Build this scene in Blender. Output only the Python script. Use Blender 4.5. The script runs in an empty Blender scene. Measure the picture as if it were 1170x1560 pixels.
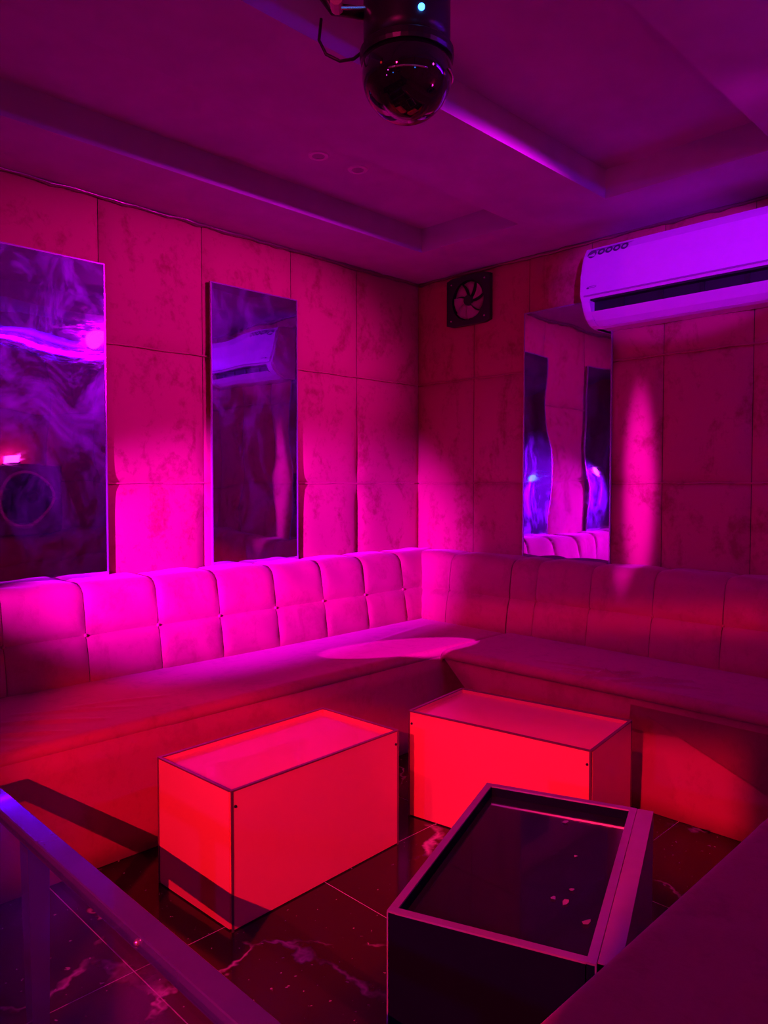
import bpy, bmesh, math, random
from mathutils import Vector, Matrix
R = math.radians
random.seed(7)
S = bpy.context.scene
COL = S.collection

# ------------------------------------------------------------------ camera
cam_d = bpy.data.cameras.new('camera')
cam = bpy.data.objects.new('camera', cam_d)
COL.objects.link(cam)
cam_d.sensor_fit = 'VERTICAL'
cam_d.sensor_height = 36
cam_d.lens = 36 * 1134 / 1560
cam_d.clip_start = 0.02
cam.location = (0, 0, 1.2)
PITCH = math.atan(43 / 1134)
fwd = Vector((math.cos(PITCH) / math.sqrt(2), math.cos(PITCH) / math.sqrt(2), -math.sin(PITCH)))
cam.rotation_euler = fwd.to_track_quat('-Z', 'Y').to_euler()
S.camera = cam

# ------------------------------------------------------------------ world, view
w = bpy.data.worlds.new('world')
S.world = w
w.use_nodes = True
w.node_tree.nodes['Background'].inputs[0].default_value = (0.01, 0.004, 0.02, 1)
w.node_tree.nodes['Background'].inputs[1].default_value = 0.2
vs = S.view_settings
vs.view_transform = 'Standard'
vs.look = 'None'
vs.gamma = 1
vs.use_curve_mapping = False
vs.exposure = 0.0

# ------------------------------------------------------------------ lamps: the room's own and added ones
# each lamp sits in a party light fixture, built at the end of the script
LAMPS = dict(
    # name: (position, target, colour, watts, cone degrees, blend, radius, flattening of the cone)
    magenta=((-1.30, 1.60, 1.35), (2.36, 3.07, 0.82), (0.60, 0.0, 1.0), 4400, 22, 1.0, 0.03, 1.0),
    red=((-0.90, 0.25, 1.62), (1.95, 1.70, 0.45), (1.0, 0.012, 0.06), 430, 50, 0.35, 0.003, 1.0),
    added_wash=((-1.20, 0.30, 2.20), (3.2, 1.95, 0.95), (1.0, 0.01, 0.22), 62, 52, 0.9, 0.05, 1.0),  # added red fill for the right sofa and wall
    pink=((2.60, 0.26, 2.365), (1.85, 3.05, 1.74), (1.0, 0.0, 0.95), 280, 62, 0.8, 0.03, 0.52),
    added_beam=((-1.30, 1.30, 1.75), (3.35, 1.64, 1.18), (0.65, 0.0, 1.0), 2600, 14, 1.0, 0.02, 0.17),  # added, stands in for magenta light thrown back by a mirror
    top=((0.15, 1.50, 2.30), (1.80, 1.68, 0.38), (1.0, 0.01, 0.10), 95, 36, 0.8, 0.02, 1.0),  # added to brighten the tops of the orange tables
    blue=((0.60, -0.08, 1.86), (3.17, 1.37, 2.13), (0.34, 0.0, 1.0), 340, 20, 0.35, 0.03, 0.58),  # added, cone shaped to light only the air conditioner
    violet=((-1.35, 0.78, 1.30), (2.0, 1.10, 0.35), (0.20, 0.0, 1.0), 36, 60, 0.9, 0.04, 1.0),  # added weak blue fill from the camera side
    added_sheet=((1.60, -0.05, 2.25), (2.50, 2.38, 0.435), (0.75, 0.0, 1.0), 900, 15, 0.1, 0.008, 0.24),  # added for the seat patch that the mirrors would throw
)
def spot(name, p, t, c, watts, cone, blend, rad, flat):
    d = bpy.data.lights.new(name, 'SPOT')
    o = bpy.data.objects.new(name, d)
    COL.objects.link(o)
    o.location = p
    o.rotation_euler = (Vector(t) - Vector(p)).to_track_quat('-Z', 'Y').to_euler()
    d.color = c
    d.energy = watts
    d.spot_size = R(cone)
    d.spot_blend = blend
    d.shadow_soft_size = rad
    if flat < 1:
        o.scale = (flat, 1, 1) if name.startswith('added_beam') else (1, flat, 1)
    return o
for k, a in LAMPS.items():
    spot(k + '_lamp_light', *a)

# ------------------------------------------------------------------ room sizes
X0, Y0, ZC = 3.372, 3.077, 2.40          # far walls and soffit height
XN, YN = -1.60, -0.28                   # walls behind the camera
ZT = 2.52                               # ceiling inside the coffers

# ------------------------------------------------------------------ materials
MATS = {}
def nt(name):
    m = bpy.data.materials.new(name)
    m.use_nodes = True
    t = m.node_tree
    b = t.nodes['Principled BSDF']
    MATS[name] = m
    return m, t, b
def node(t, kind, **kw):
    n = t.nodes.new(kind)
    for k, v in kw.items():
        if k.startswith('i_'):
            n.inputs[k[2:].replace('_', ' ')].default_value = v
        else:
            setattr(n, k, v)
    return n
def ramp(t, fac, stops):
    r = t.nodes.new('ShaderNodeValToRGB')
    e = r.color_ramp.elements
    while len(e) < len(stops):
        e.new(0.5)
    for el, (p, c) in zip(e, stops):
        el.position = p
        el.color = (*c, 1) if len(c) == 3 else c
    t.links.new(fac, r.inputs[0])
    return r
def noise(t, scale, detail=3, rough=0.55, dist=0.0, coord=None, stretch=None):
    n = node(t, 'ShaderNodeTexNoise')
    n.inputs['Scale'].default_value = scale
    n.inputs['Detail'].default_value = detail
    n.inputs['Roughness'].default_value = rough
    n.inputs['Distortion'].default_value = dist
    g = node(t, 'ShaderNodeNewGeometry')
    src = g.outputs['Position']
    if stretch:
        mp = node(t, 'ShaderNodeMapping')
        mp.inputs['Scale'].default_value = stretch
        t.links.new(src, mp.inputs[0])
        src = mp.outputs[0]
    t.links.new(src, n.inputs['Vector'])
    return n
def bump(t, b, h, strength, dist=0.01):
    u = node(t, 'ShaderNodeBump')
    u.inputs['Strength'].default_value = strength
    u.inputs['Distance'].default_value = dist
    t.links.new(h, u.inputs['Height'])
    t.links.new(u.outputs[0], b.inputs['Normal'])
    return u

def velvet(name, base, dark, worn=0.5, scale=7.0):
    m, t, b = nt(name)
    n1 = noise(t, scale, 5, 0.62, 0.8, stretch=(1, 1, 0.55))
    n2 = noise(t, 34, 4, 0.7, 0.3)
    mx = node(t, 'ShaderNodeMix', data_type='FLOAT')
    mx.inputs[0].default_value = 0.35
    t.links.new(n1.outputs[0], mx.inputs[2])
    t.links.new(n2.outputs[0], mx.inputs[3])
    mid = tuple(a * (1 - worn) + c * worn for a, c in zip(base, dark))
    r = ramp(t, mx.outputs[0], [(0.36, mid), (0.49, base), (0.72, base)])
    t.links.new(r.outputs[0], b.inputs['Base Color'])
    b.inputs['Roughness'].default_value = 0.85
    b.inputs['Specular IOR Level'].default_value = 0.15
    b.inputs['Sheen Weight'].default_value = 0.35
    b.inputs['Sheen Roughness'].default_value = 0.4
    b.inputs['Sheen Tint'].default_value = (1, 0.6, 0.75, 1)
    bump(t, b, n2.outputs[0], 0.25, 0.004)
    return m
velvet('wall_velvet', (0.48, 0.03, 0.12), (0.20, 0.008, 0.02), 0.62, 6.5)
velvet('sofa_velvet', (0.50, 0.035, 0.13), (0.28, 0.02, 0.05), 0.4, 8.0)

def plain(name, c, rough=0.4, metal=0.0, spec=0.5, coat=0.0, mottled=0.12, nscale=14):
    m, t, b = nt(name)
    n = noise(t, nscale, 3)
    d = tuple(x * (1 - mottled) for x in c)
    r = ramp(t, n.outputs[0], [(0.3, d), (0.7, c)])
    t.links.new(r.outputs[0], b.inputs['Base Color'])
    b.inputs['Roughness'].default_value = rough
    b.inputs['Metallic'].default_value = metal
    b.inputs['Specular IOR Level'].default_value = spec
    b.inputs['Coat Weight'].default_value = coat
    return m
plain('orange_acrylic', (0.95, 0.26, 0.20), 0.28, coat=0.3, mottled=0.04, nscale=4)
plain('black_acrylic', (0.012, 0.010, 0.03), 0.12, coat=0.5)
plain('violet_trim', (0.55, 0.42, 0.6), 0.3, metal=0.6)
plain('dark_trim', (0.26, 0.08, 0.14), 0.28, metal=0.5)
plain('clear_violet_sheet', (0.42, 0.25, 0.45), 0.35)
plain('navy_board', (0.004, 0.002, 0.022), 0.5, spec=0.06)
plain('screw_metal', (0.06, 0.05, 0.07), 0.35, metal=0.8)
plain('bright_screw', (0.8, 0.75, 0.8), 0.25, metal=0.9)
plain('ceiling_paint', (0.58, 0.38, 0.62), 0.7, mottled=0.15, nscale=5)
plain('wall_backing', (0.10, 0.03, 0.04), 0.9)
plain('white_plastic', (0.82, 0.80, 0.85), 0.32, coat=0.2, mottled=0.03)
plain('grey_plastic', (0.40, 0.36, 0.46), 0.4)
plain('print_grey', (0.16, 0.12, 0.22), 0.5)
plain('vent_black', (0.012, 0.01, 0.02), 0.6)
plain('black_plastic', (0.018, 0.015, 0.022), 0.35)
plain('fan_blade', (0.85, 0.45, 0.5), 0.45)
plain('smoked_dome', (0.012, 0.010, 0.018), 0.06, coat=1.0)
plain('dark_rail', (0.07, 0.05, 0.20), 0.16, metal=0.15, coat=0.6)
plain('paper_scrap', (0.6, 0.5, 0.6), 0.8)
plain('mirror_edge', (0.5, 0.45, 0.6), 0.2, metal=0.6)
plain('grout', (0.75, 0.6, 0.68), 0.8)
plain('speaker_wood', (0.10, 0.045, 0.03), 0.35, coat=0.4)

def mirror_mat():
    m, t, b = nt('mirror_glass')
    b.inputs['Metallic'].default_value = 1
    b.inputs['Base Color'].default_value = (0.50, 0.44, 0.70, 1)  # tinted towards blue for the lamp light in the mirrors
    sc = noise(t, 9, 4, 0.7, 1.5, stretch=(1.0, 1.0, 4.0))
    r = ramp(t, sc.outputs[0], [(0.45, (0.015,) * 3), (0.75, (0.07,) * 3)])
    t.links.new(r.outputs[0], b.inputs['Roughness'])
    wv = noise(t, 2.6, 1, 0.4)
    bump(t, b, wv.outputs[0], 0.05, 0.10)
    # greasy, finely scratched film over the silvering: wide lobe, blue lamp haze put into its tint
    g = node(t, 'ShaderNodeBsdfGlossy')
    g.inputs['Roughness'].default_value = 0.42
    g.inputs['Color'].default_value = (0.45, 0.4, 1.0, 1)
    sm = noise(t, 3.2, 5, 0.65, 2.0, stretch=(1.4, 1.4, 0.8))
    rr = ramp(t, sm.outputs[0], [(0.45, (0.015,) * 3), (0.75, (0.17,) * 3)])
    mx = node(t, 'ShaderNodeMixShader')
    t.links.new(rr.outputs[0], mx.inputs[0])
    t.links.new(b.outputs[0], mx.inputs[1])
    t.links.new(g.outputs[0], mx.inputs[2])
    t.links.new(mx.outputs[0], t.nodes['Material Output'].inputs[0])
mirror_mat()

def marble():
    m, t, b = nt('black_marble')
    g = node(t, 'ShaderNodeNewGeometry')
    d = noise(t, 2.2, 5, 0.65)
    ad = node(t, 'ShaderNodeVectorMath', operation='MULTIPLY_ADD')
    ad.inputs[1].default_value = (0.55, 0.55, 0.0)
    t.links.new(d.outputs['Color'], ad.inputs[0])
    t.links.new(g.outputs['Position'], ad.inputs[2])
    v = node(t, 'ShaderNodeTexVoronoi', feature='DISTANCE_TO_EDGE')
    v.inputs['Scale'].default_value = 1.7
    t.links.new(ad.outputs[0], v.inputs['Vector'])
    vein = ramp(t, v.outputs['Distance'], [(0.0, (1,) * 3), (0.018, (0,) * 3)])
    k = noise(t, 3.1, 3, 0.6)
    kr = ramp(t, k.outputs[0], [(0.50, (0,) * 3), (0.62, (1,) * 3)])
    mu = node(t, 'ShaderNodeMath', operation='MULTIPLY')
    t.links.new(vein.outputs[0], mu.inputs[0])
    t.links.new(kr.outputs[0], mu.inputs[1])
    f = noise(t, 55, 2, 0.5)
    fr = ramp(t, f.outputs[0], [(0.70, (0,) * 3), (0.74, (0.8,) * 3)])
    mm = node(t, 'ShaderNodeMath', operation='MAXIMUM')
    t.links.new(mu.outputs[0], mm.inputs[0])
    t.links.new(fr.outputs[0], mm.inputs[1])
    mix = node(t, 'ShaderNodeMix', data_type='RGBA')
    mix.inputs[6].default_value = (0.020, 0.012, 0.016, 1)
    mix.inputs[7].default_value = (0.62, 0.5, 0.55, 1)
    t.links.new(mm.outputs[0], mix.inputs[0])
    t.links.new(mix.outputs[2], b.inputs['Base Color'])
    rr = ramp(t, k.outputs[0], [(0.3, (0.10,) * 3), (0.8, (0.24,) * 3)])
    t.links.new(rr.outputs[0], b.inputs['Roughness'])
marble()

def glass():
    m, t, b = nt('table_glass')
    tr = node(t, 'ShaderNodeBsdfTransparent')
    tr.inputs[0].default_value = (0.90, 0.86, 0.96, 1)
    gl = node(t, 'ShaderNodeBsdfGlossy')
    gl.inputs['Roughness'].default_value = 0.08
    lw = node(t, 'ShaderNodeLayerWeight')
    pw = node(t, 'ShaderNodeMath', operation='POWER')
    t.links.new(lw.outputs['Facing'], pw.inputs[0])
    pw.inputs[1].default_value = 4.0
    fr = node(t, 'ShaderNodeMath', operation='MULTIPLY_ADD')
    t.links.new(pw.outputs[0], fr.inputs[0])
    fr.inputs[1].default_value = 0.7
    fr.inputs[2].default_value = 0.05
    mx = node(t, 'ShaderNodeMixShader')
    t.links.new(fr.outputs[0], mx.inputs[0])
    t.links.new(tr.outputs[0], mx.inputs[1])
    t.links.new(gl.outputs[0], mx.inputs[2])
    t.links.new(mx.outputs[0], t.nodes['Material Output'].inputs[0])
glass()

def emis(name, c, s):
    m, t, b = nt(name)
    b.inputs['Base Color'].default_value = (*c, 1)
    b.inputs['Emission Color'].default_value = (*c, 1)
    b.inputs['Emission Strength'].default_value = s
emis('tube_glow', (0.14, 0.0, 1.0), 85)
emis('blue_led', (0.03, 0.22, 1.0), 10)
emis('pink_led', (1.0, 0.02, 0.6), 18)
emis('magenta_lens', (1.0, 0.05, 0.8), 20)
emis('red_lens', (1.0, 0.02, 0.03), 3)

# ------------------------------------------------------------------ object helpers
def link(name, bm_or_me, mat, parent=None, loc=None, rot=None, smooth=False):
    if isinstance(bm_or_me, bmesh.types.BMesh):
        me = bpy.data.meshes.new(name)
        bmesh.ops.recalc_face_normals(bm_or_me, faces=bm_or_me.faces)
        bm_or_me.to_mesh(me)
        bm_or_me.free()
        if mat:
            me.materials.append(MATS[mat])
        if smooth:
            for p in me.polygons:
                p.use_smooth = True
    else:
        me = bm_or_me
    o = bpy.data.objects.new(name, me)
    COL.objects.link(o)
    if parent:
        o.parent = parent
    if loc:
        o.location = loc
    if rot:
        o.rotation_euler = rot
    return o
def tag(o, label, cat, group=None):
    o['label'] = label
    o['category'] = cat
    if group:
        o['group'] = group
    return o
def thing(name, label, cat, loc=(0, 0, 0), rz=0.0, group=None):
    o = bpy.data.objects.new(name, None)
    o.empty_display_size = 0.1
    COL.objects.link(o)
    o.location = loc
    o.rotation_euler = (0, 0, rz)
    return tag(o, label, cat, group)
def struct(o):
    o['kind'] = 'structure'
    return o
def box(bm, lo, hi, bev=0.0, seg=2):
    x0, y0, z0 = lo
    x1, y1, z1 = hi
    vs = [bm.verts.new(p) for p in ((x0, y0, z0), (x1, y0, z0), (x1, y1, z0), (x0, y1, z0),
                                    (x0, y0, z1), (x1, y0, z1), (x1, y1, z1), (x0, y1, z1))]
    fs = [bm.faces.new([vs[i] for i in f]) for f in ((0, 3, 2, 1), (4, 5, 6, 7), (0, 1, 5, 4), (1, 2, 6, 5), (2, 3, 7, 6), (3, 0, 4, 7))]
    if bev:
        es = {e for f in fs for e in f.edges}
        bmesh.ops.bevel(bm, geom=list(es), offset=bev, segments=seg, affect='EDGES', profile=0.5)
    return bm
def nbox(lo, hi, bev=0.0, seg=2):
    return box(bmesh.new(), lo, hi, bev, seg)
def tube(bm, pts, rad, n=8, caps=True):
    rings = []
    for i, p in enumerate(pts):
        p = Vector(p)
        a = Vector(pts[max(i - 1, 0)])
        b = Vector(pts[min(i + 1, len(pts) - 1)])
        d = (b - a).normalized()
        up = Vector((0, 0, 1)) if abs(d.z) < 0.9 else Vector((1, 0, 0))
        s = d.cross(up).normalized()
        u = s.cross(d)
        r = rad[i] if isinstance(rad, (list, tuple)) else rad
        rings.append([bm.verts.new(p + s * math.cos(2 * math.pi * k / n) * r + u * math.sin(2 * math.pi * k / n) * r) for k in range(n)])
    for a, b in zip(rings, rings[1:]):
        for k in range(n):
            bm.faces.new((a[k], a[(k + 1) % n], b[(k + 1) % n], b[k]))
    if caps:
        bm.faces.new(rings[0][::-1])
        bm.faces.new(rings[-1])
    return bm
def lathe(prof, n=32, axis='Z'):
    """prof: list of (r, h); closed with points on the axis."""
    bm = bmesh.new()
    rings = []
    for r, h in prof:
        if r < 1e-6:
            rings.append([bm.verts.new((0, 0, h))])
        else:
            rings.append([bm.verts.new((r * math.cos(2 * math.pi * k / n), r * math.sin(2 * math.pi * k / n), h)) for k in range(n)])
    for a, b in zip(rings, rings[1:]):
        for k in range(n):
            q = [a[k % len(a)], a[(k + 1) % len(a)], b[(k + 1) % len(b)], b[k % len(b)]]
            f = []
            for v in q:
                if v not in f:
                    f.append(v)
            if len(f) > 2:
                bm.faces.new(f)
    if axis == 'X':
        bmesh.ops.rotate(bm, verts=bm.verts, matrix=Matrix.Rotation(R(90), 3, 'Y'))
    if axis == 'Y':
        bmesh.ops.rotate(bm, verts=bm.verts, matrix=Matrix.Rotation(R(-90), 3, 'X'))
    return bm
def grid(fn, nu, nv):
    bm = bmesh.new()
    vs = [[bm.verts.new(fn(i / nu, j / nv)) for j in range(nv + 1)] for i in range(nu + 1)]
    for i in range(nu):
        for j in range(nv):
            bm.faces.new((vs[i][j], vs[i + 1][j], vs[i + 1][j + 1], vs[i][j + 1]))
    return bm

# ------------------------------------------------------------------ floor
TS, JX, JY = 0.60, 1.43, 1.70
bm = nbox((XN, YN, -0.06), (X0, Y0, -0.0006))
floor = struct(link('floor', bm, 'grout'))
def cuts(lo, hi, j):
    k = math.ceil((lo - j) / TS)
    r = [lo]
    while j + k * TS < hi - 1e-4:
        if j + k * TS > lo + 1e-4:
            r.append(j + k * TS)
        k += 1
    return r + [hi]
cx, cy = cuts(XN, X0, JX), cuts(YN, Y0, JY)
tile_me = {}
for a, b in zip(cx, cx[1:]):
    for c, d in zip(cy, cy[1:]):
        key = (round(b - a, 3), round(d - c, 3))
        if key not in tile_me:
            g = 0.0015
            o = link('tile', nbox((g, g, -0.006), (key[0] - g, key[1] - g, 0.0)), 'black_marble', floor, (a, c, 0))
            tile_me[key] = o.data
        else:
            link('tile', tile_me[key], None, floor, (a, c, 0))

# ------------------------------------------------------------------ walls with padded velvet panels
def wall(name, lo, hi):
    return struct(link(name, nbox(lo, hi), 'wall_backing'))
T = 0.1
WL = wall('wall_left', (XN - T, Y0, -0.06), (X0 + T, Y0 + T, ZT + 0.1))
WR = wall('wall_right', (X0, YN - T, -0.06), (X0 + T, Y0, ZT + 0.1))
WF = wall('wall_front', (XN - T, YN - T, -0.06), (X0, YN, ZT + 0.1))
WB = wall('wall_back', (XN - T, YN, -0.06), (XN, Y0, ZT + 0.1))
PD = 0.030
def panel(parent, o, u, n, w, z0, z1, seed, nu=14, nv=16):
    """padded panel: o = base corner on wall plane, u = along the wall, n = into the room"""
    rnd = random.Random(seed)
    ph = [rnd.uniform(0, 6.28) for _ in range(6)]
    o, u, n = Vector(o), Vector(u), Vector(n)
    h = z1 - z0
    def f(a, b):
        ea = 1 - abs(2 * a - 1) ** 3.6
        eb = 1 - abs(2 * b - 1) ** 5.5
        e = max(ea, 0) ** 0.6 * max(eb, 0) ** 0.6
        d = 0.0035 + (PD - 0.0055) * e
        d += 0.0016 * e * (math.sin(5 * a + ph[0]) * math.sin(4 * b + ph[1]) + 0.7 * math.sin(9 * a + 3 * b + ph[2]))
        # gathers along the seams
        d += 0.0012 * math.sin(46 * a + ph[3] + 3 * math.sin(7 * a + ph[4])) * math.exp(-((b - 0.02) / 0.05) ** 2) * ea
        sag = 0.004 * math.sin(math.pi * a) * (1 if b in (0, 1) else 0)
        return o + u * (a * w) + Vector((0, 0, z0 + b * h - sag * 0)) + n * d
    return link('wall_panel', grid(f, nu, nv), 'wall_velvet', parent, smooth=True)
ROWS = [(0.0, 0.60), (0.60, 1.203), (1.203, 1.795), (1.795, ZC)]
sd = 0
G = 0.0015
for a, b in zip(*(lambda s: (s, s[1:]))([XN, -1.14, -0.64, -0.14, 0.36, 0.86, 1.383, 1.875, 2.395, 2.858, X0])):
    for z0, z1 in ROWS:
        sd += 1
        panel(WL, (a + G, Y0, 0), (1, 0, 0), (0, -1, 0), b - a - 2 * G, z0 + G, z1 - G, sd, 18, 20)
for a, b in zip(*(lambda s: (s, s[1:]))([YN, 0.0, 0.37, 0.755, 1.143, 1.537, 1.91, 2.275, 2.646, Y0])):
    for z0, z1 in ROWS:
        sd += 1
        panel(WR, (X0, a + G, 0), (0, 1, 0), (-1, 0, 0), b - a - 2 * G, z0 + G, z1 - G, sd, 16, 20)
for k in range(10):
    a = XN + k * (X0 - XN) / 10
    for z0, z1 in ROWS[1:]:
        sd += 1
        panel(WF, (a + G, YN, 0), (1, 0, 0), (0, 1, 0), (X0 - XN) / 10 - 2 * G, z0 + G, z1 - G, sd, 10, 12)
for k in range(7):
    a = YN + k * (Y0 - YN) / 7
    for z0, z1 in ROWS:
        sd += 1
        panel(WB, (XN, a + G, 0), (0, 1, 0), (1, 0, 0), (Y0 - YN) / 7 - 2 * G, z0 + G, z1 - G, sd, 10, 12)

def fold_line(parent, p, q, z, n):
    rnd = random.Random(n)
    p, q = Vector(p), Vector(q)
    k = int((q - p).length / 0.04)
    pts = [p.lerp(q, i / k) + Vector((0, 0, z + 0.0015 * math.sin(i * 0.9 + n) + rnd.uniform(-0.0008, 0.0008))) for i in range(k + 1)]
    link('seam_fold', tube(bmesh.new(), pts, 0.0042, 6), 'wall_velvet', parent, smooth=True)  # raised line added where a velvet fold catches light along the seam
for i, z in enumerate((1.203, 1.795)):
    fold_line(WL, (XN + 0.02, Y0 - 0.012, 0), (X0 - 0.02, Y0 - 0.012, 0), z, i)
    fold_line(WR, (X0 - 0.012, YN + 0.02, 0), (X0 - 0.012, Y0 - 0.02, 0), z, i + 5)

# ------------------------------------------------------------------ ceiling: soffit with long coffers
bm = bmesh.new()
box(bm, (XN - T, YN - T, ZT), (X0 + T, Y0 + T, ZT + 0.1))
CX0, CX1 = -1.15, 2.91
COF = [(2.028, 2.632), (0.915, 1.592), (-0.05, 0.50)]
ys = [Y0 + T]
for a, b in COF:
    ys += [b, a]
ys.append(YN - T)
for i in range(0, len(ys), 2):
    box(bm, (XN - T, ys[i + 1], ZC), (X0 + T, ys[i], ZT + 0.001))
for a, b in COF:
    box(bm, (XN - T, a, ZC), (CX0, b, ZT + 0.001))
    box(bm, (CX1, a, ZC), (X0 + T, b, ZT + 0.001))
ceil = struct(link('ceiling', bm, 'ceiling_paint'))
# irregular dark line where velvet meets the soffit
def bead(name, p, q, n):
    rnd = random.Random(n)
    p, q = Vector(p), Vector(q)
    L = (q - p).length
    k = int(L / 0.05)
    pts = [p.lerp(q, i / k) + Vector((0, 0, rnd.uniform(-0.004, 0.004))) for i in range(k + 1)]
    rad = [rnd.uniform(0.006, 0.014) for _ in pts]
    return struct(link(name, tube(bmesh.new(), pts, rad, 6), 'dark_trim', smooth=True))
bead('trim_1', (XN + 0.02, Y0 - 0.018, ZC - 0.006), (X0 - 0.02, Y0 - 0.018, ZC - 0.006), 3)
bead('trim_2', (X0 - 0.018, YN + 0.02, ZC - 0.006), (X0 - 0.018, Y0 - 0.03, ZC - 0.006), 4)

# ------------------------------------------------------------------ mirrors
def wall_mirror(label, u0, u1, z0, z1, side):
    if side == 'L':
        t = thing('wall_mirror', label, 'mirror', ((u0 + u1) / 2, Y0 - PD - 0.002, z0), 0)
    elif side == 'R':
        t = thing('wall_mirror', label, 'mirror', (X0 - PD - 0.002, (u0 + u1) / 2, z0), R(-90))
    else:
        t = thing('wall_mirror', label, 'mirror', ((u0 + u1) / 2, YN + PD + 0.002, z0), R(180))
    hw, h = (u1 - u0) / 2, z1 - z0
    e = 0.006
    link('mirror_glass', nbox((-hw + e, -0.008, e), (hw - e, 0.0, h - e)), 'mirror_glass', t)
    for lo, hi in (((-hw, -0.010, 0), (-hw + e, 0, h)), ((hw - e, -0.010, 0), (hw, 0, h)),
                   ((-hw + e, -0.010, 0), (hw - e, 0, e)), ((-hw + e, -0.010, h - e), (hw - e, 0, h))):
        link('edge_strip', nbox(lo, hi), 'mirror_edge', t)
    return t
wall_mirror('tall wall mirror smeared with blue light, above the long sofa away from the room corner', 0.87, 1.393, 0.70, 2.114, 'L')
wall_mirror('tall narrow wall mirror that reflects the air conditioner', 1.897, 2.408, 0.70, 2.14, 'L')
wall_mirror('tall wall mirror partly tucked under the air conditioner', 1.777, 2.284, 0.70, 2.10, 'R')

# ------------------------------------------------------------------ sofas
def sofa_back(parent, M, cols, d_base, d_wall, zs, zm, zt, seed):
    """tufted cushions: M maps (along, depth, z) to the sofa's local space"""
    rnd = random.Random(seed)
    lean = 0.055
    dm = d_base + lean * 0.55
    prof_low = [(d_base, zs - 0.01), (dm, zm)]
    top = [(dm, zm), (d_base + lean, zt - 0.055)]
    r = 0.055
    for k in range(1, 7):
        a = R(90) * k / 6
        top.append((d_base + lean + r * (1 - math.cos(a)), zt - 0.055 + r * math.sin(a)))
    top += [(d_wall, zt)]
    def sampler(pr):
        ls = [0]
        for p, q in zip(pr, pr[1:]):
            ls.append(ls[-1] + math.hypot(q[0] - p[0], q[1] - p[1]))
        def at(s):
            s *= ls[-1]
            for i in range(len(pr) - 1):
                if s <= ls[i + 1] + 1e-9:
                    f = (s - ls[i]) / (ls[i + 1] - ls[i])
                    p, q = pr[i], pr[i + 1]
                    return p[0] + (q[0] - p[0]) * f, p[1] + (q[1] - p[1]) * f
            return pr[-1]
        return at
    for a, b in zip(cols, cols[1:]):
        for kind, pr, nv in (('low', prof_low, 10), ('top', top, 22)):
            at = sampler(pr)
            ph = [rnd.uniform(0, 6.28) for _ in range(4)]
            def f(u, v, at=at, kind=kind, ph=ph, a=a, b=b):
                # inset edges a hair so neighbouring cushions do not cross
                uu = a + (b - a) * (0.004 + 0.992 * u)
                d, z = at(v)
                d2, z2 = at(min(v + 0.02, 1))
                d1, z1 = at(max(v - 0.02, 0))
                tx, tz = d2 - d1, z2 - z1
                l = math.hypot(tx, tz) or 1
                n = (-tz / l, tx / l)
                eu = max(1 - abs(2 * u - 1) ** 4.0, 0) ** 0.55
                if kind == 'low':
                    ev = max(1 - abs(2 * v - 1) ** 5, 0) ** 0.55
                else:
                    ev = max(1 - max(1 - 3.4 * v, 0) ** 4, 0) ** 0.55
                p = 0.020 * (0.52 + 0.48 * eu) * (0.25 + 0.75 * ev) * ev - 0.004
                p += 0.002 * eu * ev * math.sin(7 * u + ph[0] + 4 * v) + 0.0016 * eu * ev * math.sin(13 * v + ph[1] + 6 * u)
                # creases running out of the tuft buttons
                for (cu, cv, an) in ((0.0, 0.0 if kind == 'top' else 1.0, ph[2]), (1.0, 0.0 if kind == 'top' else 1.0, ph[3])):
                    q = math.hypot((u - cu) * 1.0, (v - cv) * 1.0)
                    if q < 0.4:
                        ang = math.atan2(v - cv, u - cu)
                        p -= 0.0035 * (1 - q / 0.4) * (0.5 + 0.5 * math.sin(9 * ang + an))
                q = M @ Vector((uu, d + n[0] * p, z + n[1] * p))
                return q
            cush = link('back_cushion', grid(f, 18, nv), 'sofa_velvet', parent, smooth=True)
        # tuft button at the crossing of the seams
        q = M @ Vector((b, dm + 0.002, zm))
        if b is not cols[-1]:
            bm = bmesh.new()
            bmesh.ops.create_uvsphere(bm, u_segments=8, v_segments=6, radius=0.007)
            link('tuft_button', bm, 'sofa_velvet', cush, loc=q, smooth=True)
    # solid core behind the cushions
    bm = bmesh.new()
    a, b = cols[0], cols[-1]
    pts = [(d_base + 0.02, 0.02), (d_base + 0.02, zs), (d_base + lean + 0.03, zt - 0.06), (d_base + lean + 0.06, zt - 0.012), (d_wall, zt - 0.012), (d_wall, 0.02)]
    A = [bm.verts.new(M @ Vector((a + 0.001, p, q))) for p, q in pts]
    B = [bm.verts.new(M @ Vector((b - 0.001, p, q))) for p, q in pts]
    for i in range(len(pts)):
        j = (i + 1) % len(pts)
        bm.faces.new((A[i], A[j], B[j], B[i]))
    bm.faces.new(A[::-1])
    bm.faces.new(B)
    link('back_core', bm, 'sofa_velvet', parent)

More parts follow.
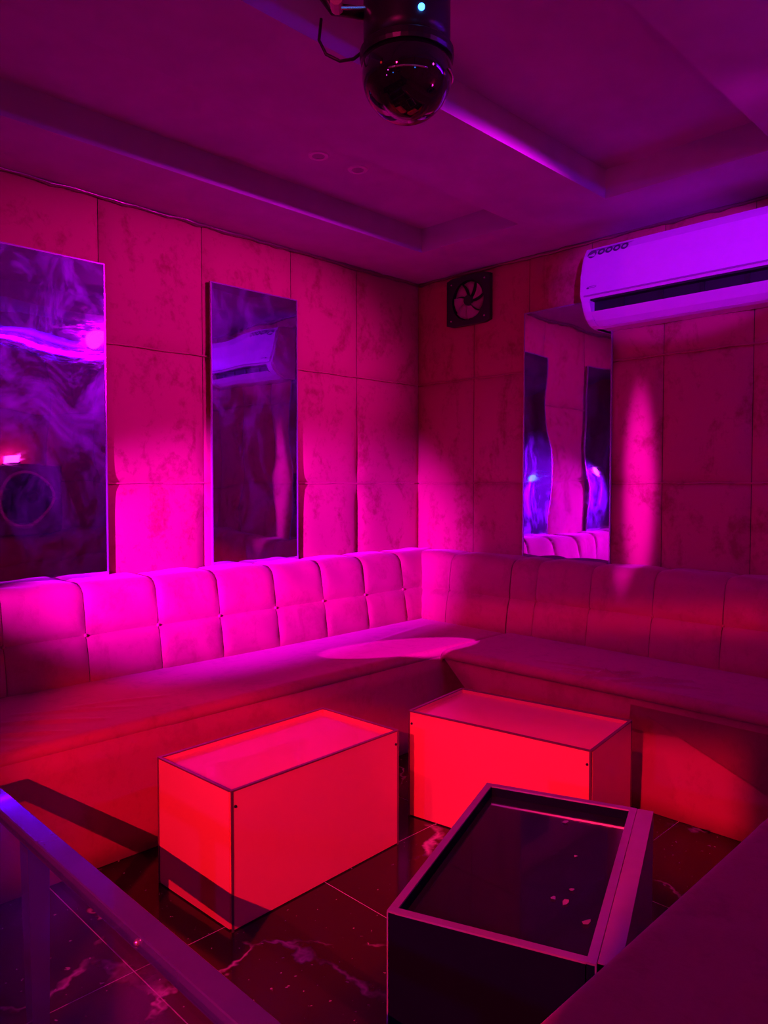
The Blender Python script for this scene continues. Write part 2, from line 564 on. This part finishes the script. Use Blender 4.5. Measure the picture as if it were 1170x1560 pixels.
def ridges_fn(segs):
    def h(x, y):
        t = 0
        for (x0, y0, x1, y1, wd, am) in segs:
            dx, dy = x1 - x0, y1 - y0
            L2 = dx * dx + dy * dy
            s = max(0, min(1, ((x - x0) * dx + (y - y0) * dy) / L2))
            e = math.hypot(x - x0 - s * dx, y - y0 - s * dy)
            t += am * math.exp(-(e / wd) ** 2) * (math.sin(math.pi * min(max(s, 0.08), 0.92)) ** 0.6)
        return t
    return h
def sofa_seat(parent, L, d_base, zs, flare, ridges, x0=0.0, nu=None, end_slope=None):
    hfun = ridges_fn(ridges)
    r = 0.026
    prof = [(d_base + 0.04, zs)]
    n = 56
    for k in range(n + 1):
        prof.append((d_base + (r - d_base) * k / n, zs))
    for k in range(1, 6):
        a = R(90) * k / 5
        prof.append((r - r * math.sin(a), zs - r + r * math.cos(a)))
    prof.append((0.001, zs - 0.040))
    prof.append((0.006, zs - 0.042))
    nu = nu or int(L / 0.03)
    rnd = random.Random(int(L * 1000))
    ph = [rnd.uniform(0, 6) for _ in range(4)]
    def f(u, v):
        i = round(v * (len(prof) - 1))
        d, z = prof[i]
        x = x0 + u * (L - x0)
        e = min(1, (L - x0) * min(u, 1 - u) / 0.03)
        zz = z + 0.004 * math.sin(2.3 * x + ph[0]) * math.sin(5 * d + ph[1]) + (hfun(x, d) if z > zs - 0.03 else 0)
        zz -= 0.02 * (1 - math.sqrt(max(0, 1 - (1 - e) ** 2)))
        return Vector((x, d, zz))
    link('seat_cushion', grid(f, nu, len(prof) - 1), 'sofa_velvet', parent, smooth=True)
    # front skirt: runs from under the seat edge to the floor, a little flared
    bm = bmesh.new()
    zt = zs - 0.040
    m = max(8, int(L / 0.12))
    rows = []
    for i in range(m + 1):
        col = []
        for j in range(7):
            z = zt * (1 - j / 6) + 0.002
            lo = x0
            if end_slope:
                lo = x0 + end_slope * (1 - z / zt)
            x = lo + (L - lo) * i / m
            d = -flare * max(0.0, 1 - z / zt) ** 1.2 + 0.004 * math.sin(3.1 * x + ph[2]) * math.sin(9 * z) + 0.0135
            col.append(bm.verts.new((x, d, z)))
        rows.append(col)
    for i in range(m):
        for j in range(6):
            bm.faces.new((rows[i][j], rows[i + 1][j], rows[i + 1][j + 1], rows[i][j + 1]))
    bmesh.ops.recalc_face_normals(bm, faces=bm.faces)
    bmesh.ops.solidify(bm, geom=bm.faces[:], thickness=0.012)
    link('front_skirt', bm, 'sofa_velvet', parent, smooth=True)
    if end_slope:
        link('end_base', nbox((x0 + 0.004, 0.30, 0.0), (x0 + end_slope, d_base + 0.03, zs - 0.03)), 'sofa_velvet', parent)
        link('seat_board', nbox((x0 + 0.006, 0.02, zs - 0.055), (x0 + end_slope, 0.30, zs - 0.03)), 'sofa_velvet', parent)
    link('base', nbox((x0 + (end_slope or 0.02), 0.05, 0.0), (L - 0.002, d_base + 0.03, zs - 0.03)), 'sofa_velvet', parent)

ZS, ZM, ZB = 0.435, 0.612, 0.80
# long sofa against the left wall, with the corner
sl = thing('sofa', 'long velvet sofa with tufted back under the two mirrors, running into the corner', 'sofa', (-0.30, 2.240, 0), 0)
ox = 0.30
cols = [0.0] + [c + ox for c in (0.02, 0.32, 0.615, 0.91, 1.21, 1.515, 1.812, 2.12, 2.415, 2.705, 2.997)] + [X0 - PD - 0.003 + ox]
I4 = Matrix.Identity(4)
sofa_back(sl, I4, cols, 0.575, Y0 - PD - 0.003 - 2.240, ZS, ZM, ZB, 11)
seatL = X0 - PD - 0.003 + ox
sofa_seat(sl, seatL - 0.2, 0.575, ZS, 0.0,
          [(1.05, 0.30, 1.35, 0.10, 0.012, 0.010), (1.15, 0.34, 1.48, 0.16, 0.010, 0.008), (1.0, 0.2, 1.22, 0.06, 0.012, 0.009),
           (1.30, 0.30, 1.62, 0.20, 0.012, 0.007), (0.85, 0.25, 1.1, 0.05, 0.014, 0.009), (2.7, 0.30, 3.3, 0.42, 0.02, 0.005)], nu=300)
# return of the back along the right wall, part of the same module
# local frame: along = -y from the corner, depth = +x
Mr = Matrix.Translation((3.12 - 0.575 + ox, Y0 - 0.03 - 2.240, 0)) @ Matrix.Rotation(R(-90), 4, 'Z')
yy = Y0 - 0.03
sofa_back(sl, Mr, [yy - 3.03, yy - 2.93, yy - 2.644, yy - 2.2405], 0.575, 0.575 + (X0 - PD - 0.003 - 3.12), ZS, ZM, ZB, 12)
# filler of the seat in the corner
link('corner_seat', nbox((seatL - 0.22, 0.022, 0.0), (seatL - 0.002, 0.60, ZS - 0.003)), 'sofa_velvet', sl)

# sofa against the right wall
SRY = 2.2375
sr = thing('sofa', 'velvet sofa under the air conditioner, its slanted end facing the long sofa', 'sofa', (2.61, SRY, 0), R(-90))
Lr = SRY - 0.583
cr = [0.0] + [SRY - y for y in (2.082, 1.784, 1.475, 1.172, 0.87)] + [Lr]
sofa_back(sr, I4, cr, 0.51, X0 - PD - 0.003 - 2.61, ZS, ZM, ZB, 13)
sofa_seat(sr, Lr, 0.51, ZS + 0.002, 0.045,
          [(0.62, 0.04, 0.98, 0.16, 0.008, 0.015), (0.74, 0.03, 0.86, 0.22, 0.009, 0.017), (0.84, 0.03, 1.06, 0.25, 0.010, 0.016),
           (0.92, 0.05, 1.12, 0.17, 0.009, 0.012), (0.45, 0.12, 0.86, 0.19, 0.010, 0.006), (0.55, 0.08, 0.75, 0.10, 0.008, 0.005)], nu=260, end_slope=0.47)
# overlapping flap of fabric on the skirt
fl = [(0.94, 0.285), (1.12, 0.300), (1.43, 0.178), (Lr, 0.10), (Lr, 0.375), (0.94, 0.375)]
bm = bmesh.new()
def skirt_d(z):
    return -0.045 * (1 - z / 0.395) ** 1.2 - 0.007
ff = bm.faces.new([bm.verts.new((x, skirt_d(z), z)) for x, z in fl])
bmesh.ops.solidify(bm, geom=[ff], thickness=0.003)
link('fabric_flap', bm, 'sofa_velvet', sr)

# sofa the photographer sits on
sn = thing('sofa', 'velvet sofa whose plain seat edge passes in front of the dark box table', 'sofa', (X0 - PD - 0.003, 0.58, 0), R(180))
Ln = X0 - PD + 0.06
sofa_seat(sn, Ln, 0.60, ZS, 0.0, [(1.55, 0.02, 1.62, 0.3, 0.02, 0.006), (1.62, 0.30, 2.0, 0.38, 0.02, 0.005), (2.1, 0.04, 2.0, 0.2, 0.015, 0.004)], nu=110)
sofa_back(sn, I4, [0.0] + [0.3 * k for k in range(1, 11)] + [Ln], 0.60, 0.58 - YN - PD - 0.003, ZS, ZM, ZB, 14)

# ------------------------------------------------------------------ box tables
def box_table(label, loc, rz, L, W, H, side, trim, rim_w, rim_d, top_mat, seed):
    t = thing('box_table', label, 'table', (*loc, 0), R(rz), None)
    hl, hw = L / 2, W / 2
    th = rim_w
    zt = H - 0.004
    e = 0.0015
    sides = {}
    for s in (-1, 1):
        y0, y1 = (hw - th, hw) if s > 0 else (-hw, -hw + th)
        sides[s] = link('side_panel', nbox((-hl + 0.004, y0, 0.004), (hl - 0.004, y1, zt)), side, t)
        x0, x1 = (hl - th, hl) if s > 0 else (-hl, -hl + th)
        link('end_panel', nbox((x0, -hw + th + e, 0.004), (x1, hw - th - e, zt)), side, t)
    link('top_panel', nbox((-hl + th + e, -hw + th + e, H - rim_d - 0.012), (hl - th - e, hw - th - e, H - rim_d)), top_mat, t)
    link('bottom_panel', nbox((-hl + th + e, -hw + th + e, 0.0), (hl - th - e, hw - th - e, 0.012)), 'dark_trim', t)
    for s in (-1, 1):
        y0, y1 = (hw - th, hw + 0.001) if s > 0 else (-hw - 0.001, -hw + th)
        link('edge_trim', nbox((-hl, y0, zt), (hl, y1, H)), trim, t)
        x0, x1 = (hl - th, hl + 0.001) if s > 0 else (-hl - 0.001, -hl + th)
        link('edge_trim', nbox((x0, -hw + th, zt), (x1, hw - th, H)), trim, t)
    for sx in (-1, 1):
        for sy in (-1, 1):
            x = sx * (hl - 0.0035)
            link('corner_bead', nbox((x - 0.0035, sy * hw - (0.0015 if sy > 0 else 0.0015), 0.0), (x + 0.0035, sy * hw + 0.0015, zt)), trim, t)
            sc = lathe([(0, 0.003), (0.0035, 0.003), (0.0045, 0.0), (0, 0.0)], 10, 'Y')
            bmesh.ops.rotate(sc, verts=sc.verts, matrix=Matrix.Rotation(R(180) if sy < 0 else 0, 3, 'Z'))
            link('screw', sc, 'screw_metal', sides[sy], (sx * (hl - 0.014), sy * hw, H - 0.045))
    return t
TH = 0.384
box_table('bright orange box table standing clear of the others in front of the long sofa', (1.417, 1.862), 2.4, 0.672, 0.368, TH, 'orange_acrylic', 'dark_trim', 0.0085, 0.016, 'orange_acrylic', 1)
box_table('orange box table beside the slanted sofa end, half behind the dark box', (2.172, 1.503), 98.2, 0.682, 0.372, TH, 'orange_acrylic', 'dark_trim', 0.0085, 0.016, 'orange_acrylic', 2)
t3 = box_table('dark box table with violet metal rim and paper scraps on its top', (1.372, 0.918), 20.6, 0.668, 0.388, TH, 'navy_board', 'violet_trim', 0.016, 0.026, 'black_acrylic', 3)
# pale acrylic side sheets standing just off its long side
for a, b in ((-0.325, -0.045), (-0.042, 0.335)):
    link('side_sheet', nbox((a, -0.194 - 0.040, 0.0), (b, -0.194 - 0.034, TH - 0.004)), 'clear_violet_sheet', t3)
link('sheet_cap', nbox((-0.325, -0.194 - 0.040, TH - 0.004), (0.335, -0.194 - 0.002, TH - 0.001)), 'clear_violet_sheet', t3)

# paper scraps on the dark table
Mt3 = Matrix.Translation((1.372, 0.918, 0)) @ Matrix.Rotation(R(20.6), 4, 'Z')
def scrap(x, y, s, seed, label):
    rnd = random.Random(seed)
    n = 6
    bm = bmesh.new()
    a = [bm.verts.new((s * rnd.uniform(0.5, 1.1) * math.cos(6.283 * k / n), 0.7 * s * rnd.uniform(0.4, 1.1) * math.sin(6.283 * k / n), 0.001 + rnd.uniform(0, 0.003))) for k in range(n)]
    f = bm.faces.new(a)
    bmesh.ops.solidify(bm, geom=[f], thickness=0.0008)
    o = link('paper_scrap', bm, 'paper_scrap', None, (x, y, TH - 0.026 + 0.0006))
    return tag(o, label, 'scrap', 'paper scraps on the dark table')
for x, y, s, k, lb in ((1.604, 0.966, 0.014, 1, 'bent paper scrap lying alone near the far blue-lit rim of the dark table'),
                       (1.471, 0.860, 0.006, 2, 'tiny faint fleck of paper on the dark table top'),
                       (1.343, 0.793, 0.010, 3, 'small paper scrap above the pair on the dark table top'),
                       (1.292, 0.776, 0.013, 5, 'larger paper scrap beside a curled sliver on the dark table'),
                       (1.291, 0.804, 0.011, 8, 'thin curled paper sliver touching a larger scrap on the dark table'),
                       (1.262, 0.712, 0.014, 6, 'paper scrap nearest the sofa edge on the dark table top')):
    scrap(x, y, s, k, lb)

# ------------------------------------------------------------------ glass table with dark rails
gt = thing('glass_table', 'low table with glossy dark metal rails and clear glass top', 'table', (0, 0, 0))
gx0, gx1, gy0, gy1, gh = 0.06, 0.572, 0.66, 2.00, 0.50
rw, rh = 0.043, 0.030
for lo, hi in (((gx1 - rw, gy0, gh - rh), (gx1, gy1, gh)), ((gx0, gy0, gh - rh), (gx0 + rw, gy1, gh)),
               ((gx0 + rw, gy0, gh - rh), (gx1 - rw, gy0 + rw, gh)), ((gx0 + rw, gy1 - rw, gh - rh), (gx1 - rw, gy1, gh))):
    link('rail', nbox(lo, hi, 0.002, 1), 'dark_rail', gt)
link('glass_top', nbox((gx0 + rw, gy0 + rw, gh - 0.022), (gx1 - rw, gy1 - rw, gh - 0.014)), 'table_glass', gt)
for x in (gx0, gx1 - rw):
    for y in (gy0 + 0.10, 1.535):
        bm = bmesh.new()
        a = [bm.verts.new(p) for p in ((x, y, gh - rh), (x + rw, y, gh - rh), (x + rw, y + 0.045, gh - rh), (x, y + 0.045, gh - rh))]
        b = [bm.verts.new(p) for p in ((x + 0.006, y + 0.004, 0), (x + rw - 0.006, y + 0.004, 0), (x + rw - 0.006, y + 0.037, 0), (x + 0.006, y + 0.037, 0))]
        bm.faces.new(a)
        bm.faces.new(b[::-1])
        for i in range(4):
            bm.faces.new((a[i], b[i], b[(i + 1) % 4], a[(i + 1) % 4]))
        link('leg', bm, 'dark_rail', gt)
bm = bmesh.new()
bmesh.ops.create_uvsphere(bm, u_segments=10, v_segments=6, radius=0.006)
link('rail_stud', bm, 'bright_screw', gt, (gx1 - rw - 0.001, 1.07, gh - 0.012), smooth=True)

# ------------------------------------------------------------------ air conditioner
ac = thing('air_conditioner', 'white split air conditioner mounted high over the velvet wall', 'air conditioner', (X0 - PD - 0.004, 1.838, 1.935), R(-90))
AL, AH, AD = 0.90, 0.37, 0.205      # local: x along, -y out of the wall, z up
prof = [(0.0, AH), (-0.10, AH), (-0.165, AH - 0.012), (-0.188, AH - 0.05), (-0.200, AH - 0.14), (-0.203, AH - 0.215), (-0.201, 0.135)]
def extr(pr, x0, x1, closed=True):
    bm = bmesh.new()
    A = [bm.verts.new((x0, p, q)) for p, q in pr]
    B = [bm.verts.new((x1, p, q)) for p, q in pr]
    n = len(pr)
    for i in range(n if closed else n - 1):
        j = (i + 1) % n
        bm.faces.new((A[i], A[j], B[j], B[i]))
    if closed:
        bm.faces.new(A)
        bm.faces.new(B[::-1])
    return bm
body = prof + [(-0.194, 0.122), (-0.150, 0.122), (-0.105, 0.050), (-0.118, 0.028), (-0.110, 0.006), (-0.085, 0.0), (0.0, 0.0)]
bm = extr(body, 0.018, AL - 0.018)
link('housing', bm, 'white_plastic', ac)
# front cover, slightly proud
cov = [(p - 0.004, q) for p, q in prof[1:]]
bm = extr(cov + [(p + 0.012, q) for p, q in cov[::-1]], 0.014, AL - 0.014)
cover = link('front_cover', bm, 'white_plastic', ac)
# rounded end caps with the full side outline
side = prof + [(-0.196, 0.105), (-0.182, 0.070), (-0.158, 0.035), (-0.125, 0.010), (-0.085, 0.0), (0.0, 0.0)]
for x0, x1 in ((0.0, 0.045), (AL - 0.045, AL)):
    bm = extr(side, x0, x1)
    bmesh.ops.bevel(bm, geom=[e for e in bm.edges if abs(e.verts[0].co.x - e.verts[1].co.x) < 1e-6 and abs(e.verts[0].co.x - (x0 if x0 == 0 else x1)) < 1e-6], offset=0.010, segments=3, affect='EDGES')
    link('end_cap', bm, 'white_plastic', ac)
# shadowy outlet and its flap
outlet = link('outlet', nbox((0.045, -0.150, 0.030), (AL - 0.045, -0.110, 0.1205)), 'vent_black', ac)
link('slot_shade', nbox((0.046, -0.190, 0.114), (AL - 0.046, -0.150, 0.1212)), 'vent_black', ac)  # black plate put under the slot to darken it as shade
fp = [(-0.186, 0.064), (-0.180, 0.058), (-0.146, 0.026), (-0.118, 0.008), (-0.114, 0.014), (-0.150, 0.040)]
link('flap', extr(fp, 0.047, AL - 0.047), 'white_plastic', ac)
for x in (0.18, 0.36, 0.54, 0.72):
    link('vane', nbox((x, -0.158, 0.050), (x + 0.018, -0.1505, 0.112)), 'black_plastic', outlet)
tr = [(p - 0.003, q) for p, q in [(-0.2015, 0.150), (-0.2025, 0.137)]]
link('chrome_line', extr([(-0.205, 0.140), (-0.208, 0.136), (-0.205, 0.132), (-0.200, 0.136)], 0.020, AL - 0.020), 'grey_plastic', ac)
def front_y(z):
    pts = [(p - 0.004, q) for p, q in prof]
    for (p0, q0), (p1, q1) in zip(pts, pts[1:]):
        if min(q0, q1) <= z <= max(q0, q1) and q0 != q1:
            return p0 + (p1 - p0) * (z - q0) / (q1 - q0)
    return -0.205
def disc_on_front(name, cx, cz, rx, rz, mat, ring=0.0):
    n = 18
    bm = bmesh.new()
    o = [bm.verts.new((cx + rx * math.cos(6.2832 * k / n), front_y(cz + rz * math.sin(6.2832 * k / n)) - 0.0015, cz + rz * math.sin(6.2832 * k / n))) for k in range(n)]
    if ring:
        i = [bm.verts.new((cx + (rx - ring) * math.cos(6.2832 * k / n), front_y(cz + (rz - ring) * math.sin(6.2832 * k / n)) - 0.0015, cz + (rz - ring) * math.sin(6.2832 * k / n))) for k in range(n)]
        for k in range(n):
            bm.faces.new((o[k], o[(k + 1) % n], i[(k + 1) % n], i[k]))
    else:
        bm.faces.new(o)
    fs = bm.faces[:]
    bmesh.ops.solidify(bm, geom=fs, thickness=0.001)
    return link(name, bm, mat, cover)
# printed row of round feature icons and the maker's small badge
disc_on_front('printed_icon', 0.052, 0.328, 0.022, 0.020, 'print_grey')
for k in range(4):
    disc_on_front('printed_icon', 0.098 + 0.038 * k, 0.331, 0.018, 0.016, 'print_grey', 0.009)
bm = bmesh.new()
a = [bm.verts.new((x, front_y(z) - 0.0012, z)) for x, z in ((0.040, 0.348), (0.250, 0.348), (0.235, 0.343), (0.050, 0.341))]
f = bm.faces.new(a)
bmesh.ops.solidify(bm, geom=[f], thickness=0.0008)
link('printed_line', bm, 'grey_plastic', cover)
disc_on_front('badge', 0.062, 0.172, 0.024, 0.0045, 'print_grey', 0.0022)
disc_on_front('badge', 0.042, 0.169, 0.007, 0.0035, 'print_grey')

# ------------------------------------------------------------------ exhaust fan
fw, fh = 0.305, 0.275
fan = thing('exhaust_fan', 'square black exhaust fan with pinkish blades in the corner under the ceiling', 'fan', (X0 - PD - 0.003, 2.650, 2.092), R(-90))
hx = fw / 2
rr = 0.112
cz = fh / 2
n = 32
bm = bmesh.new()
D0, D1 = -0.026, 0.0
rings = {}
for d in (D0, D1):
    outer, inner = [], []
    for k in range(n):
        a = 6.2832 * k / n + 6.2832 / n / 2
        c, s = math.cos(a), math.sin(a)
        m = max(abs(c) / hx, abs(s) / cz)
        outer.append(bm.verts.new((c / m, d, cz + s / m)))
        inner.append(bm.verts.new((rr * c, d, cz + rr * s)))
    rings[d] = (outer, inner)
for k in range(n):
    j = (k + 1) % n
    for d in (D0, D1):
        o, i = rings[d]
        bm.faces.new((o[k], o[j], i[j], i[k]))
    bm.faces.new((rings[D0][0][k], rings[D0][0][j], rings[D1][0][j], rings[D1][0][k]))
    bm.faces.new((rings[D0][1][k], rings[D0][1][j], rings[D1][1][j], rings[D1][1][k]))
frame = link('frame', bm, 'black_plastic', fan)
bm = lathe([(0, -0.001), (rr, -0.001), (rr, 0.0), (0, 0.0)], 32, 'Y')
link('back_disc', bm, 'vent_black', fan, (0, 0, cz))
bm = lathe([(0, -0.030), (0.026, -0.030), (0.030, -0.024), (0.030, -0.004), (0, -0.004)], 24, 'Y')
link('hub', bm, 'black_plastic', fan, (0, 0, cz), smooth=False)
def blade(k):
    a0 = 6.2832 * k / 7 + 0.3
    bm = bmesh.new()
    vs = []
    for i in range(5):
        r = 0.030 + (0.104 - 0.030) * i / 4
        wd = 0.30 + 0.12 * i / 4
        tw = 0.35 * i / 4
        vs.append([bm.verts.new((r * math.cos(a0 + tw + s * wd), -0.014 + s * 0.007, cz + r * math.sin(a0 + tw + s * wd))) for s in (-1, -0.3, 0.4, 1)])
    for a, b in zip(vs, vs[1:]):
        for q in range(3):
            bm.faces.new((a[q], a[q + 1], b[q + 1], b[q]))
    bmesh.ops.solidify(bm, geom=bm.faces[:], thickness=0.0015)
    link('blade', bm, 'fan_blade', fan, smooth=True)
for k in range(7):
    blade(k)
for sx in (-1, 1):
    for sz in (-1, 1):
        bm = lathe([(0, -0.0295), (0.005, -0.029), (0.006, -0.026), (0, -0.026)], 10, 'Y')
        link('screw', bm, 'bright_screw', frame, (sx * (hx - 0.035), 0, cz + sz * (cz - 0.035)))

# ------------------------------------------------------------------ hanging party dome lamp
px, py, pz = 1.200, 1.130, 2.084
dl = thing('dome_lamp', 'glossy black dome party lamp hanging from the coffered ceiling', 'lamp', (px, py, ZT))
h = pz - ZT
pr = [(0, h - 0.098)]
for k in range(1, 15):
    a = R(-90) + R(105) * k / 14
    pr.append((0.098 * math.cos(a), h + 0.098 * math.sin(a)))
pr += [(0.088, h + 0.030), (0, h + 0.030)]
link('dome', lathe(pr, 40), 'smoked_dome', dl, smooth=True)
link('collar', lathe([(0, h + 0.026), (0.100, h + 0.026), (0.102, h + 0.034), (0.102, h + 0.046), (0.098, h + 0.050), (0, h + 0.050)], 40), 'black_plastic', dl)
link('housing', lathe([(0, h + 0.046), (0.090, h + 0.046), (0.094, h + 0.075), (0.094, h + 0.20), (0.080, h + 0.235), (0.03, h + 0.25), (0, h + 0.25)], 40), 'black_plastic', dl, smooth=True)
link('stem', lathe([(0, h + 0.24), (0.016, h + 0.24), (0.016, -0.012), (0, -0.012)], 16), 'black_plastic', dl)
link('ceiling_plate', lathe([(0, -0.014), (0.06, -0.014), (0.065, -0.008), (0.065, 0.0), (0, 0.0)], 28), 'black_plastic', dl)
# two bright clips round the dome, shaped as its ring glints
for a0, a1, zz, rd in ((200, 250, h - 0.030, 0.0945), (285, 320, h - 0.012, 0.099)):
    pts = [(rd * math.cos(R(a)), rd * math.sin(R(a)), zz) for a in [a0 + (a1 - a0) * i / 8 for i in range(9)]]
    link('clip_glint', tube(bmesh.new(), pts, 0.0022, 6), 'bright_screw', dl, smooth=True)
# side bracket with clamp and cable loop towards the left wall
bv = Vector((-1, 1, 0)).normalized()
def at(r, z, side=0.0):
    q = bv * r + Vector((-0.7071, -0.7071, 0)) * side
    return (q.x, q.y, h + z)
link('bracket', tube(bmesh.new(), [at(0.085, 0.13), at(0.16, 0.14), at(0.175, 0.16), at(0.175, 0.30)], 0.013, 8), 'black_plastic', dl, smooth=True)
link('clamp_knob', tube(bmesh.new(), [at(0.150, 0.135, 0.01), at(0.150, 0.135, 0.045)], 0.014, 10), 'fan_blade', dl)
link('clamp_pin', tube(bmesh.new(), [at(0.09, 0.125, 0.03), at(0.14, 0.118, 0.04)], 0.004, 8), 'bright_screw', dl)
pts = [at(0.09 + 0.10 * math.sin(R(a)) * 1.0 + (0.02 if a < 90 else 0), 0.07 - 0.045 * math.sin(R(a)) ** 2 + 0.06 * (a / 180), 0.02) for a in range(0, 181, 15)]
link('cable', tube(bmesh.new(), [at(0.09, 0.055), at(0.115, 0.035), at(0.145, 0.030), at(0.175, 0.045), at(0.19, 0.075), at(0.185, 0.12)], 0.0035, 6), 'black_plastic', dl, smooth=True)
q = Vector((0.6, -0.8, 0))
bm = bmesh.new()
bmesh.ops.create_uvsphere(bm, u_segments=12, v_segments=8, radius=0.007)
fq = Vector((-0.046, -0.084, 0))
link('indicator_light', bm, 'blue_led', dl, (fq.x, fq.y, h + 0.088), smooth=True)

# ------------------------------------------------------------------ small round ceiling downlights, switched off
for x, y, lb in ((2.17, 2.326, 'small round ceiling downlight, the one closer to the room corner'),
                 (1.969, 2.342, 'small round ceiling downlight, the one farther from the room corner')):
    t = thing('downlight', lb, 'light', (x, y, ZT), 0, 'switched-off downlights in the coffer')
    link('rim', lathe([(0.026, -0.004), (0.040, -0.004), (0.043, 0.0), (0.026, 0.0), (0.026, -0.004)], 24), 'white_plastic', t)
    link('lens', lathe([(0, -0.0015), (0.026, -0.0015), (0.026, 0), (0, 0)], 24), 'grey_plastic', t)

# ------------------------------------------------------------------ behind the camera, seen in the mirrors
sp = thing('speaker', 'dark wooden loudspeaker seen in the blue-smeared mirror, on top of a sofa back', 'speaker', (2.15, YN + PD + 0.115, ZB + 0.020), R(180))
link('cabinet', nbox((-0.26, -0.10, 0), (0.26, 0.10, 0.50), 0.008), 'speaker_wood', sp)
def facing(prof, mat, name, x, z, sm=True):
    bm = lathe(prof, 32, 'Y')
    return link(name, bm, mat, sp, (x, -0.10, z), smooth=sm)
facing([(0.19, 0.0), (0.19, -0.012), (0.17, -0.012), (0.17, 0.0), (0.19, 0.0)], 'fan_blade', 'woofer_ring', 0, 0.25, False)
facing([(0, -0.003), (0.168, -0.010), (0.168, -0.001), (0, -0.001)], 'vent_black', 'woofer_cone', 0, 0.25)
facing([(0, -0.022), (0.03, -0.018), (0.05, -0.004), (0, -0.003)], 'black_plastic', 'dust_cap', 0, 0.25)
pl = thing('party_light', 'small pink-lit lamp on top of the loudspeaker', 'lamp', (2.06, YN + PD + 0.10, ZB + 0.521), R(180))
link('base', nbox((-0.06, -0.05, 0), (0.06, 0.05, 0.02), 0.004), 'black_plastic', pl)
link('glow_panel', nbox((-0.05, -0.045, 0.02), (0.05, 0.03, 0.10), 0.004), 'pink_led', pl)
tu = thing('led_tube', 'violet light tube fixed high along the wall behind the sofa, seen in the mirror', 'light', (2.40, YN + PD + 0.012, 2.335), R(180))
link('batten', nbox((-0.52, -0.018, -0.02), (0.52, 0.010, 0.02), 0.003), 'white_plastic', tu)
link('tube', tube(bmesh.new(), [(-0.49, -0.034, 0), (0.49, -0.034, 0)], 0.013, 12), 'tube_glow', tu, smooth=True)
link('tube_blocker', nbox((-0.56, -0.078, -0.078), (0.56, 0.010, -0.066)), 'black_plastic', tu)  # ledge added to keep the tube's light off the sofa below
for s in (-1, 1):
    link('end_cap', nbox((s * 0.505 - 0.015, -0.050, -0.018), (s * 0.505 + 0.015, -0.018, 0.018), 0.003), 'white_plastic', tu)

# party lamp fixtures, some of them added, that hold the spot lamps (behind and left of the camera)
def fixture(label, key, lens, floor_stand):
    p, tgt = Vector(LAMPS[key][0]), Vector(LAMPS[key][1])
    d = (tgt - p).normalized()
    t = thing('stage_lamp', label, 'lamp', (p.x, p.y, 0 if floor_stand else ZT))
    base = Vector((p.x, p.y, 0 if floor_stand else ZT))
    o = p - base - d * 0.02
    c = tube(bmesh.new(), [o - d * 0.20, o - d * 0.17, o - d * 0.01], [0.045, 0.065, 0.07], 20)
    link('housing', c, 'black_plastic', t, smooth=False)
    link('lens', tube(bmesh.new(), [o - d * 0.012, o - d * 0.004], 0.058, 20), lens, t)
    m = o - d * 0.10
    if floor_stand:
        link('pole', tube(bmesh.new(), [(m.x, m.y, 0.012), (m.x, m.y, m.z - 0.05)], 0.014, 10), 'black_plastic', t)
        link('foot', tube(bmesh.new(), [(m.x, m.y, 0.0), (m.x, m.y, 0.014)], 0.13, 24), 'black_plastic', t)
    else:
        link('pole', tube(bmesh.new(), [(m.x, m.y, 0.0), (m.x, m.y, m.z + 0.05)], 0.014, 10), 'black_plastic', t)
    return t
fixture('black stage lamp on a floor stand throwing magenta light on the long sofa', 'magenta', 'magenta_lens', True)
rl = fixture('black stage lamp on a floor stand with added blocking plates throwing red stripes', 'red', 'red_lens', True)
p, tgt = Vector(LAMPS['red'][0]), Vector(LAMPS['red'][1])
az = math.atan2(tgt.y - p.y, tgt.x - p.x)
for z0, z1 in ((-0.035, 0.14), (-0.057, -0.0385), (-0.24, -0.165)):  # unseen plates added to cut the red light into stripes
    link('light_blocker', nbox((0.150, -0.16, z0), (0.152, 0.16, z1)), 'black_plastic', rl, (0, 0, p.z), (0, 0, az))
link('light_blocker', nbox((0.153, -0.16, -0.24), (0.155, -0.046, 0.14)), 'black_plastic', rl, (0, 0, p.z), (0, 0, az))  # plate added to keep red light off the nearest sofa
for sy in (-1, 1):
    link('blocker_arm', nbox((0.010, sy * 0.158 - 0.003, -0.24), (0.152, sy * 0.158 + 0.003, 0.14)), 'black_plastic', rl, (0, 0, p.z), (0, 0, az))
fixture('black stage lamp hung from the ceiling above the loudspeaker', 'pink', 'red_lens', False)
fixture('added fill lamp hung from the ceiling by the wall behind the glass table', 'added_wash', 'red_lens', False)
fixture('added lamp on a floor stand throwing the magenta strip a mirror would cast', 'added_beam', 'magenta_lens', True)
fixture('added lamp hung beside the violet tube for the mirror-cast seat patch', 'added_sheet', 'magenta_lens', False)
fixture('added black lamp hung from the ceiling aimed at the air conditioner', 'blue', 'blue_led', False)
fixture('added fill lamp on a floor stand throwing dim violet light over the dark table', 'violet', 'blue_led', True)
fixture('added black lamp hung from the ceiling over the glass table, aimed at the orange tables', 'top', 'red_lens', False)
